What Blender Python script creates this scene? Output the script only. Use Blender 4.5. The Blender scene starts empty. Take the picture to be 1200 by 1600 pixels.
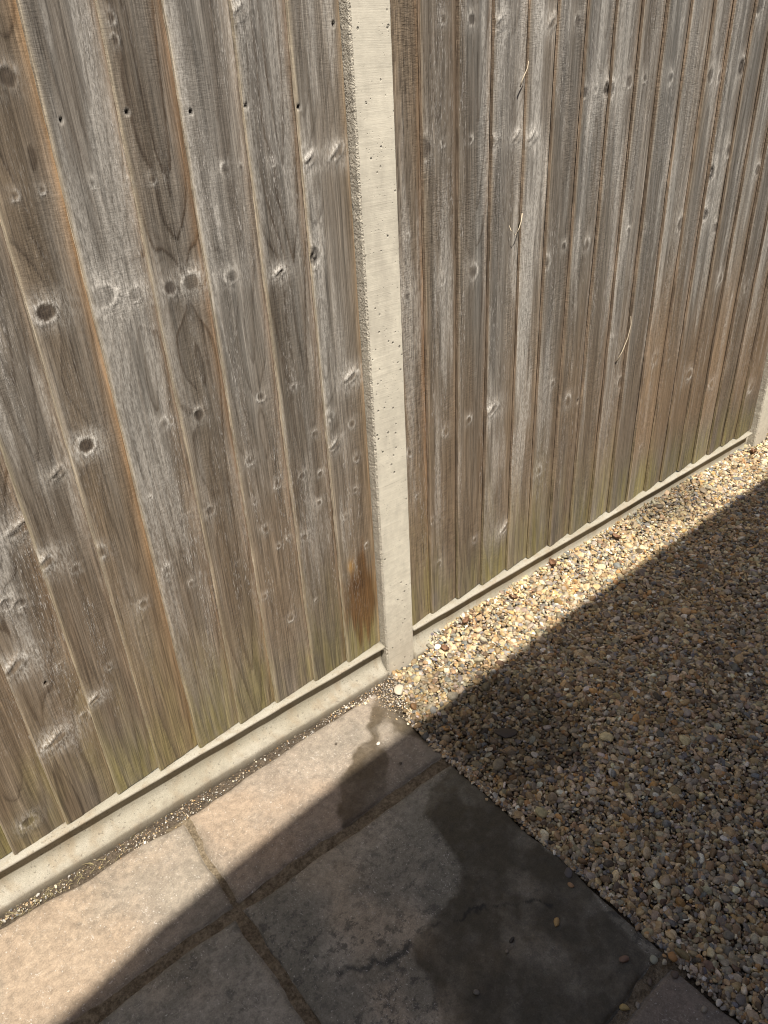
import bpy, bmesh, math, random
import numpy as np
from mathutils import Vector, Matrix

random.seed(7)
S = bpy.context.scene
COL = S.collection

# ------------------------------------------------------------------ camera
def camera_matrix(loc, yaw, pitch, roll):
    f = np.array([math.sin(yaw)*math.cos(pitch), math.cos(yaw)*math.cos(pitch), math.sin(pitch)])
    r = np.cross(f, [0, 0, 1]); r /= np.linalg.norm(r); u = np.cross(r, f)
    r2 = r*math.cos(roll) + u*math.sin(roll); u2 = -r*math.sin(roll) + u*math.cos(roll)
    m = Matrix.Identity(4)
    for i in range(3):
        m[i][0], m[i][1], m[i][2], m[i][3] = r2[i], u2[i], -f[i], loc[i]
    return m
cam = bpy.data.cameras.new('camera'); camo = bpy.data.objects.new('camera', cam); COL.objects.link(camo)
camo.matrix_world = camera_matrix((-0.98741, -1.26393, 1.43229), math.radians(37.70517), math.radians(-30.69918), math.radians(-3.15626))
cam.sensor_fit = 'VERTICAL'; cam.sensor_height = 36.0; cam.lens = 1189.61/1600*36.0
cam.clip_start = 0.02; cam.clip_end = 500
S.camera = camo

# ------------------------------------------------------------------ sky, sun, exposure
SUN_EL, SUN_AZ = math.radians(61), math.radians(201)      # azimuth from +Y towards +X
to_sun = Vector((math.sin(SUN_AZ)*math.cos(SUN_EL), math.cos(SUN_AZ)*math.cos(SUN_EL), math.sin(SUN_EL)))
w = bpy.data.worlds.new('World'); S.world = w; w.use_nodes = True
nt = w.node_tree; bg = nt.nodes['Background']
sky = nt.nodes.new('ShaderNodeTexSky'); sky.sky_type = 'NISHITA'; sky.sun_disc = False
sky.sun_elevation = SUN_EL; sky.sun_rotation = SUN_AZ; sky.air_density = 1.0; sky.dust_density = 2.2; sky.ozone_density = 1.0
nt.links.new(sky.outputs[0], bg.inputs[0]); bg.inputs[1].default_value = 0.083
sl = bpy.data.lights.new('sun', 'SUN'); sl.energy = 5.0; sl.angle = math.radians(0.53); sl.color = (1.0, 0.94, 0.845)
so = bpy.data.objects.new('sun', sl); COL.objects.link(so); so.location = to_sun*20
so.rotation_euler = to_sun.to_track_quat('Z', 'Y').to_euler()
S.view_settings.view_transform = 'Standard'; S.view_settings.look = 'None'
S.cycles.filter_width = 1.05
S.view_settings.exposure = 0.64; S.view_settings.gamma = 1.0

# ------------------------------------------------------------------ helpers
def tag(o, label=None, category=None, group=None, kind=None):
    if label: o['label'] = label
    if category: o['category'] = category
    if group: o['group'] = group
    if kind: o['kind'] = kind
    return o
def link(name, mesh, mat=None, parent=None, loc=None):
    o = bpy.data.objects.new(name, mesh); COL.objects.link(o)
    if mat:
        for m in (mat if isinstance(mat, (list, tuple)) else [mat]):
            mesh.materials.append(m)
    if parent: o.parent = parent
    if loc is not None: o.location = loc
    return o
def empty(name, loc):
    o = bpy.data.objects.new(name, None); COL.objects.link(o); o.location = loc; o.empty_display_size = 0.1
    return o
def pymesh(name, verts, faces, smooth=False, fmat=None):
    m = bpy.data.meshes.new(name); m.from_pydata([tuple(v) for v in verts], [], faces); m.update()
    if smooth: m.polygons.foreach_set('use_smooth', [True]*len(m.polygons))
    if fmat is not None: m.polygons.foreach_set('material_index', fmat)
    return m
def bmmesh(name, bm, smooth=False):
    m = bpy.data.meshes.new(name); bm.normal_update(); bm.to_mesh(m); bm.free()
    if smooth: m.polygons.foreach_set('use_smooth', [True]*len(m.polygons))
    return m
def add_box(bm, a, b, bev=0.0):
    c = [(a[i]+b[i])/2 for i in range(3)]; s = [abs(b[i]-a[i]) for i in range(3)]
    r = bmesh.ops.create_cube(bm, size=1, matrix=Matrix.Translation(c) @ Matrix.Diagonal((*s, 1)))
    if bev:
        es = list({e for v in r['verts'] for e in v.link_edges})
        bmesh.ops.bevel(bm, geom=es, offset=bev, segments=2, affect='EDGES', profile=0.6)
def extrude_profile(name, prof, x0, x1, nx=2, smooth=False, jitter=None):
    """closed profile of (y, z) points swept along x"""
    xs = np.linspace(x0, x1, nx); n = len(prof); V = []; F = []
    for i, x in enumerate(xs):
        for j, (y, z) in enumerate(prof):
            d = jitter(x, y, z) if jitter else (0, 0)
            V.append((x, y+d[0], z+d[1]))
    for i in range(nx-1):
        for j in range(n):
            a = i*n+j; b = i*n+(j+1) % n
            F.append((a, b, b+n, a+n))
    F.append(tuple(range(n))[::-1]); F.append(tuple((nx-1)*n+j for j in range(n)))
    m = pymesh(name, V, F, smooth)
    bm = bmesh.new(); bm.from_mesh(m); bmesh.ops.recalc_face_normals(bm, faces=bm.faces); bm.to_mesh(m); bm.free()
    return m

def _hash(ix, iy, seed):
    h = (ix.astype(np.int64)*374761393 + iy.astype(np.int64)*668265263 + int(seed)*1442695041) & 0x7fffffff
    h = ((h ^ (h >> 13))*1274126177) & 0x7fffffff
    h = ((h ^ (h >> 16))*668265263) & 0x7fffffff
    return (h ^ (h >> 15)).astype(np.float64)/0x7fffffff
def vnoise(x, y, seed=0):
    ix = np.floor(x); iy = np.floor(y); fx = x-ix; fy = y-iy
    fx = fx*fx*fx*(fx*(fx*6-15)+10); fy = fy*fy*fy*(fy*(fy*6-15)+10)
    a = _hash(ix, iy, seed); b = _hash(ix+1, iy, seed); c = _hash(ix, iy+1, seed); d = _hash(ix+1, iy+1, seed)
    return ((a*(1-fx)+b*fx)*(1-fy) + (c*(1-fx)+d*fx)*fy)*2-1
def fbm(x, y, seed=0, octaves=4, gain=0.5):
    s = 0; a = 1.0; t = 0
    for o in range(octaves):
        s = s + a*vnoise(x*2**o, y*2**o, seed+o*17); t += a; a *= gain
    return s/t
def sstep(a, b, x):
    t = np.clip((x-a)/(b-a), 0, 1); return t*t*(3-2*t)
def mix(a, b, t):
    return a*(1-t[..., None]) + np.asarray(b)*t[..., None]
def in_poly(px, py, poly):
    r = np.zeros(px.shape, bool); n = len(poly)
    for i in range(n):
        x1, y1 = poly[i]; x2, y2 = poly[(i+1) % n]
        c = ((y1 > py) != (y2 > py)) & (px < (x2-x1)*(py-y1)/((y2-y1) or 1e-12)+x1)
        r ^= c
    return r
def soft_poly(px, py, poly, rad):
    s = 0
    for k in range(8):
        a = k*math.pi/4; q = rad*(1 if k % 2 else .5)
        s = s + in_poly(px+q*math.cos(a), py+q*math.sin(a), poly)
    return s/8.0

# ------------------------------------------------------------------ materials
def new_mat(name):
    m = bpy.data.materials.new(name); m.use_nodes = True
    n = m.node_tree.nodes; b = n['Principled BSDF']
    return m, m.node_tree, n, b
class G:
    """small node-graph helper"""
    def __init__(s, nt): s.nt = nt; s.n = nt.nodes
    def node(s, t, **kw):
        o = s.n.new(t)
        for k, v in kw.items():
            if k.startswith('i_'):
                key = k[2:]; key = int(key) if key.isdigit() else key
                if hasattr(v, 'is_output'): s.nt.links.new(v, o.inputs[key])
                else: o.inputs[key].default_value = v
            else: setattr(o, k, v)
        return o
    def link(s, a, b): s.nt.links.new(a, b)
    def mapping(s, vec, scale=(1, 1, 1), rot=(0, 0, 0)):
        m = s.node('ShaderNodeMapping'); s.link(vec, m.inputs[0]); m.inputs['Scale'].default_value = scale; m.inputs['Rotation'].default_value = rot
        return m.outputs[0]
    def noise(s, vec, scale=5, detail=3, rough=.5, dist=0):
        o = s.node('ShaderNodeTexNoise'); s.link(vec, o.inputs['Vector']); o.inputs['Scale'].default_value = scale
        o.inputs['Detail'].default_value = detail; o.inputs['Roughness'].default_value = rough; o.inputs['Distortion'].default_value = dist
        return o.outputs[0]
    def ramp(s, fac, a, b, lo=0.0, hi=1.0):
        o = s.node('ShaderNodeMapRange', interpolation_type='SMOOTHSTEP'); s.link(fac, o.inputs[0])
        o.inputs[1].default_value = a; o.inputs[2].default_value = b; o.inputs[3].default_value = lo; o.inputs[4].default_value = hi
        return o.outputs[0]
    def math(s, op, a, b=None):
        o = s.node('ShaderNodeMath', operation=op)
        for i, v in enumerate((a, b)):
            if v is None: continue
            if hasattr(v, 'is_output'): s.link(v, o.inputs[i])
            else: o.inputs[i].default_value = v
        return o.outputs[0]
    def mixc(s, fac, a, b, blend='MIX'):
        o = s.node('ShaderNodeMix', data_type='RGBA', blend_type=blend)
        for i, v in ((0, fac), (6, a), (7, b)):
            if hasattr(v, 'is_output'): s.link(v, o.inputs[i])
            elif i == 0: o.inputs[0].default_value = v
            else: o.inputs[i].default_value = (*v, 1)
        return o.outputs[2]
    def bump(s, h, strength=.5, dist=.002, normal=None):
        o = s.node('ShaderNodeBump'); s.link(h, o.inputs['Height']); o.inputs['Strength'].default_value = strength; o.inputs['Distance'].default_value = dist
        if normal is not None: s.link(normal, o.inputs['Normal'])
        return o.outputs[0]
    def attr(s, name, typ='GEOMETRY'):
        o = s.node('ShaderNodeAttribute', attribute_name=name, attribute_type=typ); return o

def wood_material(name, saw_tilt, saw_amt):
    m, nt, n, b = new_mat(name); g = G(nt)
    at = g.attr('col'); aux = g.attr('aux')                     # aux: r = fuzzy sawn band, g = smooth
    sep = g.node('ShaderNodeSeparateColor'); g.link(aux.outputs['Color'], sep.inputs[0])
    tc = g.node('ShaderNodeTexCoord'); oi = g.node('ShaderNodeObjectInfo')
    off = g.node('ShaderNodeVectorMath', operation='ADD'); g.link(tc.outputs['Object'], off.inputs[0])
    cx = g.node('ShaderNodeCombineXYZ'); r9 = g.math('MULTIPLY', oi.outputs['Random'], 37.0)
    g.link(r9, cx.inputs[0]); g.link(r9, cx.inputs[2]); g.link(cx.outputs[0], off.inputs[1]); P = off.outputs[0]
    fib = g.noise(g.mapping(P, (420, 420, 9)), 1, 4, .6)
    fib2 = g.noise(g.mapping(P, (150, 150, 5)), 1, 3, .6)
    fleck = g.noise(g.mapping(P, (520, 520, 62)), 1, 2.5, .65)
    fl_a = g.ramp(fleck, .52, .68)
    saw = g.math('ADD', .5, g.math('MULTIPLY', g.math('SUBTRACT', g.noise(g.mapping(P, (70, 70, 330), (0, saw_tilt, 0)), 1, 3, .65), .5), g.ramp(g.noise(g.mapping(P, (14, 14, 4)), 1, 2, .5), .38, .62)))
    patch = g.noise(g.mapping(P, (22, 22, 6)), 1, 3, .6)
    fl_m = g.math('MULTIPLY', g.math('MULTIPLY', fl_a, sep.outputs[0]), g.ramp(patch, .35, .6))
    c = g.mixc(1.0, at.outputs['Color'], g.node('ShaderNodeMapRange', i_0=fib, i_1=.3, i_2=.7, i_3=.56, i_4=1.48).outputs[0], 'MULTIPLY')
    c = g.mixc(1.0, c, g.node('ShaderNodeMapRange', i_0=fib2, i_1=.3, i_2=.7, i_3=.80, i_4=1.16).outputs[0], 'MULTIPLY')
    c = g.mixc(1.0, c, g.node('ShaderNodeMapRange', i_0=saw, i_1=.3, i_2=.7, i_3=1-.16*saw_amt, i_4=1+.15*saw_amt).outputs[0], 'MULTIPLY')
    c = g.mixc(g.math('MULTIPLY', fl_m, .8), c, (.50, .465, .425))  # pale flecks: silvered fibres, with sunlit raised-fibre highlights put into the colour
    hn = g.noise(g.mapping(P, (340, 340, 85)), 1, 4, .7)
    c = g.mixc(g.math('MULTIPLY', sep.outputs[2], g.ramp(hn, .40, .62, .06, 1.0)), c, (.60, .565, .51))  # silvered patches and the painted knot-bump highlights, broken up by fine noise
    g.link(c, b.inputs['Base Color'])
    b.inputs['Roughness'].default_value = .82; b.inputs['Specular IOR Level'].default_value = .22
    h = g.math('ADD', g.math('MULTIPLY', fib, .5), g.math('MULTIPLY', fl_m, .45))
    h = g.math('ADD', h, g.math('MULTIPLY', hn, .55))
    h = g.math('ADD', h, g.math('MULTIPLY', saw, .45*saw_amt))
    g.link(g.bump(h, .9, .0016), b.inputs['Normal'])
    return m
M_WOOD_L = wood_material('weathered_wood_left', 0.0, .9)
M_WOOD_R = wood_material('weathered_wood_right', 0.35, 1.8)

def concrete_material(name, base, side=False):
    m, nt, n, b = new_mat(name); g = G(nt); tc = g.node('ShaderNodeTexCoord'); P = tc.outputs['Object']
    big = g.noise(P, 9, 4, .6); mid = g.noise(P, 60, 4, .6); fine = g.noise(P, 420, 3, .7)
    c = g.mixc(g.ramp(big, .35, .7), tuple(x*.93 for x in base), tuple(min(1, x*1.05) for x in base))
    c = g.mixc(1.0, c, g.node('ShaderNodeMapRange', i_0=mid, i_1=.25, i_2=.75, i_3=.90, i_4=1.08).outputs[0], 'MULTIPLY')
    if side:
        grit = g.noise(P, 260, 3, .65); lump = g.noise(P, 120, 3, .6)
        c = g.mixc(1.0, c, g.node('ShaderNodeMapRange', i_0=grit, i_1=.3, i_2=.7, i_3=.72, i_4=1.18).outputs[0], 'MULTIPLY')
        h = g.math('ADD', g.math('MULTIPLY', grit, .7), lump)
        g.link(g.bump(h, 1.0, .006), b.inputs['Normal'])
    else:
        # air holes of the cast face, fine horizontal mould lines
        vo = g.node('ShaderNodeTexVoronoi', feature='F1', i_Scale=58.0); g.link(P, vo.inputs['Vector'])
        hole = g.math('MULTIPLY', g.ramp(vo.outputs['Distance'], .20, .09), g.ramp(g.noise(P, 23, 2, .5), .45, .56))
        vo2 = g.node('ShaderNodeTexVoronoi', feature='F1', i_Scale=150.0); g.link(P, vo2.inputs['Vector'])
        hole2 = g.math('MULTIPLY', g.ramp(vo2.outputs['Distance'], .2, .08), g.ramp(g.noise(P, 31, 2, .5), .47, .62))
        hl = g.math('MULTIPLY', g.math('MAXIMUM', hole, g.math('MULTIPLY', hole2, .7)), g.ramp(g.noise(P, 130, 2, .6), .35, .55, .25, 1.0))
        lines = g.noise(g.mapping(P, (14, 14, 520)), 1, 3, .6)
        pt = g.noise(g.mapping(P, (16, 16, 5)), 1, 5, .65); c = g.mixc(g.math('MULTIPLY', g.ramp(pt, .46, .70), .55), c, (.40, .365, .30))
        zz = g.node('ShaderNodeSeparateXYZ'); g.link(P, zz.inputs[0]); c = g.mixc(g.math('MULTIPLY', g.ramp(g.math('ADD', zz.outputs[2], g.math('MULTIPLY', mid, .35)), .52, .12), .5), c, (.36, .31, .25))
        scr = g.ramp(g.noise(g.mapping(P, (5, 5, 190), (0, .06, 0)), 1, 1, .4), .74, .79)
        c = g.mixc(1.0, c, g.node('ShaderNodeMapRange', i_0=lines, i_1=.3, i_2=.7, i_3=.93, i_4=1.05).outputs[0], 'MULTIPLY')
        c = g.mixc(g.math('MULTIPLY', scr, .45), c, tuple(x*.45 for x in base))
        c = g.mixc(hl, c, tuple(x*.35 for x in base))
        h = g.math('SUBTRACT', g.math('ADD', g.math('MULTIPLY', lines, .35), g.math('MULTIPLY', fine, .3)), g.math('MULTIPLY', hl, 2.5))
        g.link(g.bump(h, .55, .0015), b.inputs['Normal'])
    g.link(c, b.inputs['Base Color']); b.inputs['Roughness'].default_value = .88; b.inputs['Specular IOR Level'].default_value = .25
    return m
M_CONC = concrete_material('cast_concrete', (.60, .555, .455))
M_CONC_SIDE = concrete_material('rough_concrete', (.50, .455, .37), True)

def kerb_material():
    m, nt, n, b = new_mat('gravel_board_concrete'); g = G(nt); P = g.node('ShaderNodeTexCoord').outputs['Object']
    big = g.noise(g.mapping(P, (5, 5, 14)), 1, 5, .6); st = g.noise(g.mapping(P, (30, 30, 5)), 1, 4, .6); pits = g.noise(P, 170, 2, .5); fine = g.noise(P, 500, 3, .7)
    c = g.mixc(g.ramp(big, .38, .66), (.37, .343, .28), (.305, .278, .215))
    c = g.mixc(g.math('MULTIPLY', g.ramp(st, .46, .70), .75), c, (.29, .24, .17))
    c = g.mixc(g.math('MULTIPLY', g.ramp(pits, .63, .70), .7), c, (.16, .14, .11))
    zz = g.node('ShaderNodeSeparateXYZ'); g.link(P, zz.inputs[0])
    spl = g.math('MULTIPLY', g.ramp(g.math('ADD', zz.outputs[2], g.math('MULTIPLY', g.noise(g.mapping(P, (40, 40, 40)), 1, 5, .75), .05)), .055, .022), .6)
    c = g.mixc(spl, c, (.15, .12, .085))
    c = g.mixc(1.0, c, g.node('ShaderNodeMapRange', i_0=fine, i_1=.3, i_2=.7, i_3=.80, i_4=1.15).outputs[0], 'MULTIPLY')
    g.link(c, b.inputs['Base Color']); b.inputs['Roughness'].default_value = .85; b.inputs['Specular IOR Level'].default_value = .25
    g.link(g.bump(g.math('SUBTRACT', fine, g.math('MULTIPLY', pits, .8)), .5, .0015), b.inputs['Normal'])
    return m
M_KERB = kerb_material()

def slab_material():
    m, nt, n, b = new_mat('riven_sandstone'); g = G(nt); P = g.node('ShaderNodeTexCoord').outputs['Object']
    at = g.attr('col'); aux = g.attr('aux'); sep = g.node('ShaderNodeSeparateColor'); g.link(aux.outputs['Color'], sep.inputs[0])
    wet, grime = sep.outputs[0], sep.outputs[1]
    fine = g.noise(P, 330, 4, .7); mid = g.noise(P, 75, 4, .65); blotch = g.noise(P, 48, 7, .74)
    c = g.mixc(1.0, at.outputs['Color'], g.node('ShaderNodeMapRange', i_0=fine, i_1=.25, i_2=.75, i_3=.70, i_4=1.28).outputs[0], 'MULTIPLY')
    c = g.mixc(1.0, c, g.node('ShaderNodeMapRange', i_0=mid, i_1=.25, i_2=.75, i_3=.74, i_4=1.24).outputs[0], 'MULTIPLY')
    # dark lichen spots where the slab is grimy
    sp = g.math('MULTIPLY', g.math('MULTIPLY', g.ramp(blotch, .49, .60), g.ramp(g.noise(P, 7, 3, .6), .32, .58, .25, 1.0)), g.math('MULTIPLY', grime, g.math('SUBTRACT', 1.0, g.math('MULTIPLY', wet, .85))))
    c = g.mixc(g.math('MULTIPLY', sp, .70), c, (.050, .047, .042))
    # pale scuffs and chips
    d1 = g.noise(g.mapping(P, (115, 70, 70), (0, 0, .6)), 1, 5, .8, 1.6); d2 = g.noise(P, 9, 3, .6)
    sc = g.math('MULTIPLY', g.ramp(d1, .59, .66), g.ramp(d2, .40, .56))
    d3 = g.noise(P, 210, 2, .5); sc = g.math('MAXIMUM', sc, g.math('MULTIPLY', g.ramp(d3, .68, .73), .8))
    sc = g.math('MULTIPLY', sc, g.math('SUBTRACT', 1.0, g.math('MULTIPLY', wet, .75)))
    c = g.mixc(g.math('MULTIPLY', sc, .75), c, (.60, .56, .50))
    dark = g.mixc(1.0, c, (.345, .318, .268), 'MULTIPLY')
    c = g.mixc(wet, c, dark)
    g.link(c, b.inputs['Base Color'])
    g.link(g.math('SUBTRACT', .86, g.math('MULTIPLY', wet, .30)), b.inputs['Roughness'])
    b.inputs['Specular IOR Level'].default_value = .3
    h = g.math('ADD', g.math('MULTIPLY', fine, .5), mid)
    g.link(g.bump(h, .55, .0022), b.inputs['Normal'])
    return m
M_SLAB = slab_material()

def soil_material(name, a, b_, scale=60):
    m, nt, n, b = new_mat(name); g = G(nt); P = g.node('ShaderNodeTexCoord').outputs['Object']
    n1 = g.noise(P, scale, 5, .7); n2 = g.noise(P, scale*4, 3, .7)
    c = g.mixc(g.ramp(n1, .3, .7), a, b_)
    c = g.mixc(1.0, c, g.node('ShaderNodeMapRange', i_0=n2, i_1=.25, i_2=.75, i_3=.6, i_4=1.35).outputs[0], 'MULTIPLY')
    g.link(c, b.inputs['Base Color']); b.inputs['Roughness'].default_value = .95; b.inputs['Specular IOR Level'].default_value = .15
    g.link(g.bump(g.math('ADD', n1, n2), .9, .006), b.inputs['Normal'])
    return m
M_SOIL = soil_material('dark_soil', (.075, .058, .042), (.15, .118, .085))
M_MORTAR = soil_material('old_mortar', (.13, .10, .065), (.25, .20, .135), 45)
M_BED = soil_material('gravel_bed_soil', (.07, .055, .04), (.14, .11, .075), 80)

def pebble_material(typ):
    m, nt, n, b = new_mat('river_pebble' if typ == 'INSTANCER' else 'single_pebble'); g = G(nt); P = g.node('ShaderNodeTexCoord').outputs['Object']
    if typ == 'INSTANCER': c0 = g.attr('col', 'INSTANCER').outputs['Color']
    else: c0 = g.node('ShaderNodeObjectInfo').outputs['Color']
    k = 1.0 if typ == 'INSTANCER' else 90.0
    n1 = g.noise(P, 1.6*k, 4, .65); n2 = g.noise(P, 7*k, 3, .7)
    c = g.mixc(1.0, c0, g.node('ShaderNodeMapRange', i_0=n1, i_1=.3, i_2=.7, i_3=.68, i_4=1.25).outputs[0], 'MULTIPLY')
    c = g.mixc(1.0, c, g.node('ShaderNodeMapRange', i_0=n2, i_1=.3, i_2=.7, i_3=.8, i_4=1.18).outputs[0], 'MULTIPLY')
    g.link(c, b.inputs['Base Color']); b.inputs['Roughness'].default_value = .62; b.inputs['Specular IOR Level'].default_value = .35
    return m
M_PEB = pebble_material('INSTANCER'); M_PEB1 = pebble_material('OBJECT')
def plain(name, col, rough=.8, var=.25, scale=200):
    m, nt, n, b = new_mat(name); g = G(nt); P = g.node('ShaderNodeTexCoord').outputs['Object']
    c = g.mixc(1.0, col, g.node('ShaderNodeMapRange', i_0=g.noise(P, scale, 4, .65), i_1=.3, i_2=.7, i_3=1-var, i_4=1+var).outputs[0], 'MULTIPLY')
    g.link(c, b.inputs['Base Color']); b.inputs['Roughness'].default_value = rough; b.inputs['Specular IOR Level'].default_value = .25
    return m
M_LEAF = plain('dry_brown_leaf', (.19, .105, .06), .7); M_TWIG = plain('dry_twig', (.12, .065, .035)); M_STRAW = plain('pale_splinter', (.52, .44, .32), .7, .2, 300)
M_RAIL = plain('rail_timber', (.22, .15, .09), .85, .3, 60); M_GRASS = plain('dry_grass', (.24, .20, .11), .8, .4, 90)

def brick_material():
    m, nt, n, b = new_mat('house_brick'); g = G(nt); P = g.node('ShaderNodeTexCoord').outputs['Object']
    br = g.node('ShaderNodeTexBrick', i_Scale=1.0); g.link(g.mapping(P, (1, 1, 1), (math.pi/2, 0, 0)), br.inputs['Vector'])
    br.inputs['Color1'].default_value = (.30, .15, .09, 1); br.inputs['Color2'].default_value = (.24, .11, .07, 1); br.inputs['Mortar'].default_value = (.4, .36, .3, 1)
    br.inputs['Brick Width'].default_value = .225; br.inputs['Row Height'].default_value = .075; br.inputs['Mortar Size'].default_value = .01
    g.link(br.outputs[0], b.inputs['Base Color']); b.inputs['Roughness'].default_value = .9
    return m
M_BRICK = brick_material(); M_TILE = plain('roof_tile', (.16, .09, .06), .85, .25, 8); M_UPVC = plain('white_upvc', (.75, .75, .73), .4, .03, 5)

# ------------------------------------------------------------------ ground sheet
PAVE_X = -0.13
def gravel_height(x, y):
    """surface of the gravel: heaped against the gravel board right of the post"""
    h = 0.036*np.exp(-((-y-0.0)/0.085)**2)*sstep(.03, .16, x) + 0.005*fbm(x*3.1+5, y*3.1, 3, 3) + 0.004*fbm(x*11, y*11, 8, 2)
    return h - 0.0035 + 0.006*sstep(.2, 1.5, x)
def grid_mesh(name, xs, ys, zf):
    X, Y = np.meshgrid(xs, ys, indexing='ij'); Z = zf(X, Y); nx, ny = X.shape
    V = np.stack([X, Y, Z], -1).reshape(-1, 3)
    i, j = np.meshgrid(np.arange(nx-1), np.arange(ny-1), indexing='ij'); a = (i*ny+j).ravel()
    F = np.stack([a, a+ny, a+ny+1, a+1], 1)
    return raw_mesh(name, V, F)
def raw_mesh(name, V, F, smooth=True):
    m = bpy.data.meshes.new(name); m.vertices.add(len(V)); m.vertices.foreach_set('co', np.asarray(V, np.float32).ravel())
    F = np.asarray(F, np.int32); m.loops.add(F.size); m.loops.foreach_set('vertex_index', F.ravel())
    m.polygons.add(len(F)); m.polygons.foreach_set('loop_start', np.arange(0, F.size, F.shape[1], dtype=np.int32))
    m.polygons.foreach_set('use_smooth', np.full(len(F), smooth)); m.update(calc_edges=True); m.validate()
    return m
def set_color(m, name, rgb):
    a = m.attributes.new(name, 'FLOAT_COLOR', 'POINT'); c = np.ones((len(rgb), 4), np.float32); c[:, :rgb.shape[1]] = rgb
    a.data.foreach_set('color', c.ravel())
ground = link('ground', pymesh('ground', [(-60, -60, -.045), (60, -60, -.045), (60, 60, -.045), (-60, 60, -.045)], [(0, 1, 2, 3)]), M_SOIL)
tag(ground, 'bare brown earth lying under the fence and paving', 'ground', kind='structure')
bed = link('gravel_bed', grid_mesh('gravel_bed', np.linspace(-.150, 4.2, 220), np.linspace(-2.75, .045, 150), lambda x, y: gravel_height(x, y)-.011), M_BED)
tag(bed, 'brown grit bed beneath the loose gravel', 'ground', kind='structure')

# ------------------------------------------------------------------ paving
WET1 = [(-.02, -.04), (-.15, -.082), (-.204, -.128), (-.224, -.167), (-.274, -.176), (-.312, -.208), (-.355, -.22), (-.405, -.282), (-.429, -.331), (-.41, -.364), (-.353, -.36), (-.294, -.322), (-.233, -.265), (-.216, -.215), (-.167, -.218), (-.147, -.23), (-.143, -.261), (-.147, -.29), (-.112, -.308), (-.07, -.30)]
ISLAND = [(-.193, -.152), (-.163, -.15), (-.152, -.175), (-.178, -.194), (-.154, -.202), (-.177, -.222), (-.21, -.22), (-.215, -.189)]
WET2 = [(-.09, -.374), (-.177, -.378), (-.221, -.387), (-.271, -.433), (-.286, -.494), (-.297, -.564), (-.348, -.613), (-.402, -.618), (-.466, -.616), (-.491, -.654), (-.514, -.709), (-.541, -.768), (-.47, -.92), (-.311, -.955), (-.206, -.93), (-.168, -.918), (-.172, -.851), (-.152, -.783), (-.138, -.741), (-.139, -.624), (-.105, -.538)]
WET3 = [(-.42, -.95), (-.26, -1.0), (-.2, -1.06), (-.24, -1.2), (-.5, -1.25)]
CRACK = [(-.62, -.575), (-.584, -.589), (-.541, -.611), (-.464, -.614), (-.397, -.631), (-.355, -.642), (-.301, -.675), (-.224, -.739)]
def seg_dist(x, y, pts):
    d = np.full(x.shape, 9.0)
    for (x1, y1), (x2, y2) in zip(pts[:-1], pts[1:]):
        t = np.clip(((x-x1)*(x2-x1)+(y-y1)*(y2-y1))/((x2-x1)**2+(y2-y1)**2), 0, 1)
        d = np.minimum(d, np.hypot(x-x1-t*(x2-x1), y-y1-t*(y2-y1)))
    return d
patio = empty('patio', (-.7, -.65, 0)); tag(patio, 'paved path of riven sandstone slabs beside the fence', 'paving', kind='structure')
PAT = Vector((-.7, -.65, 0))
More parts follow.
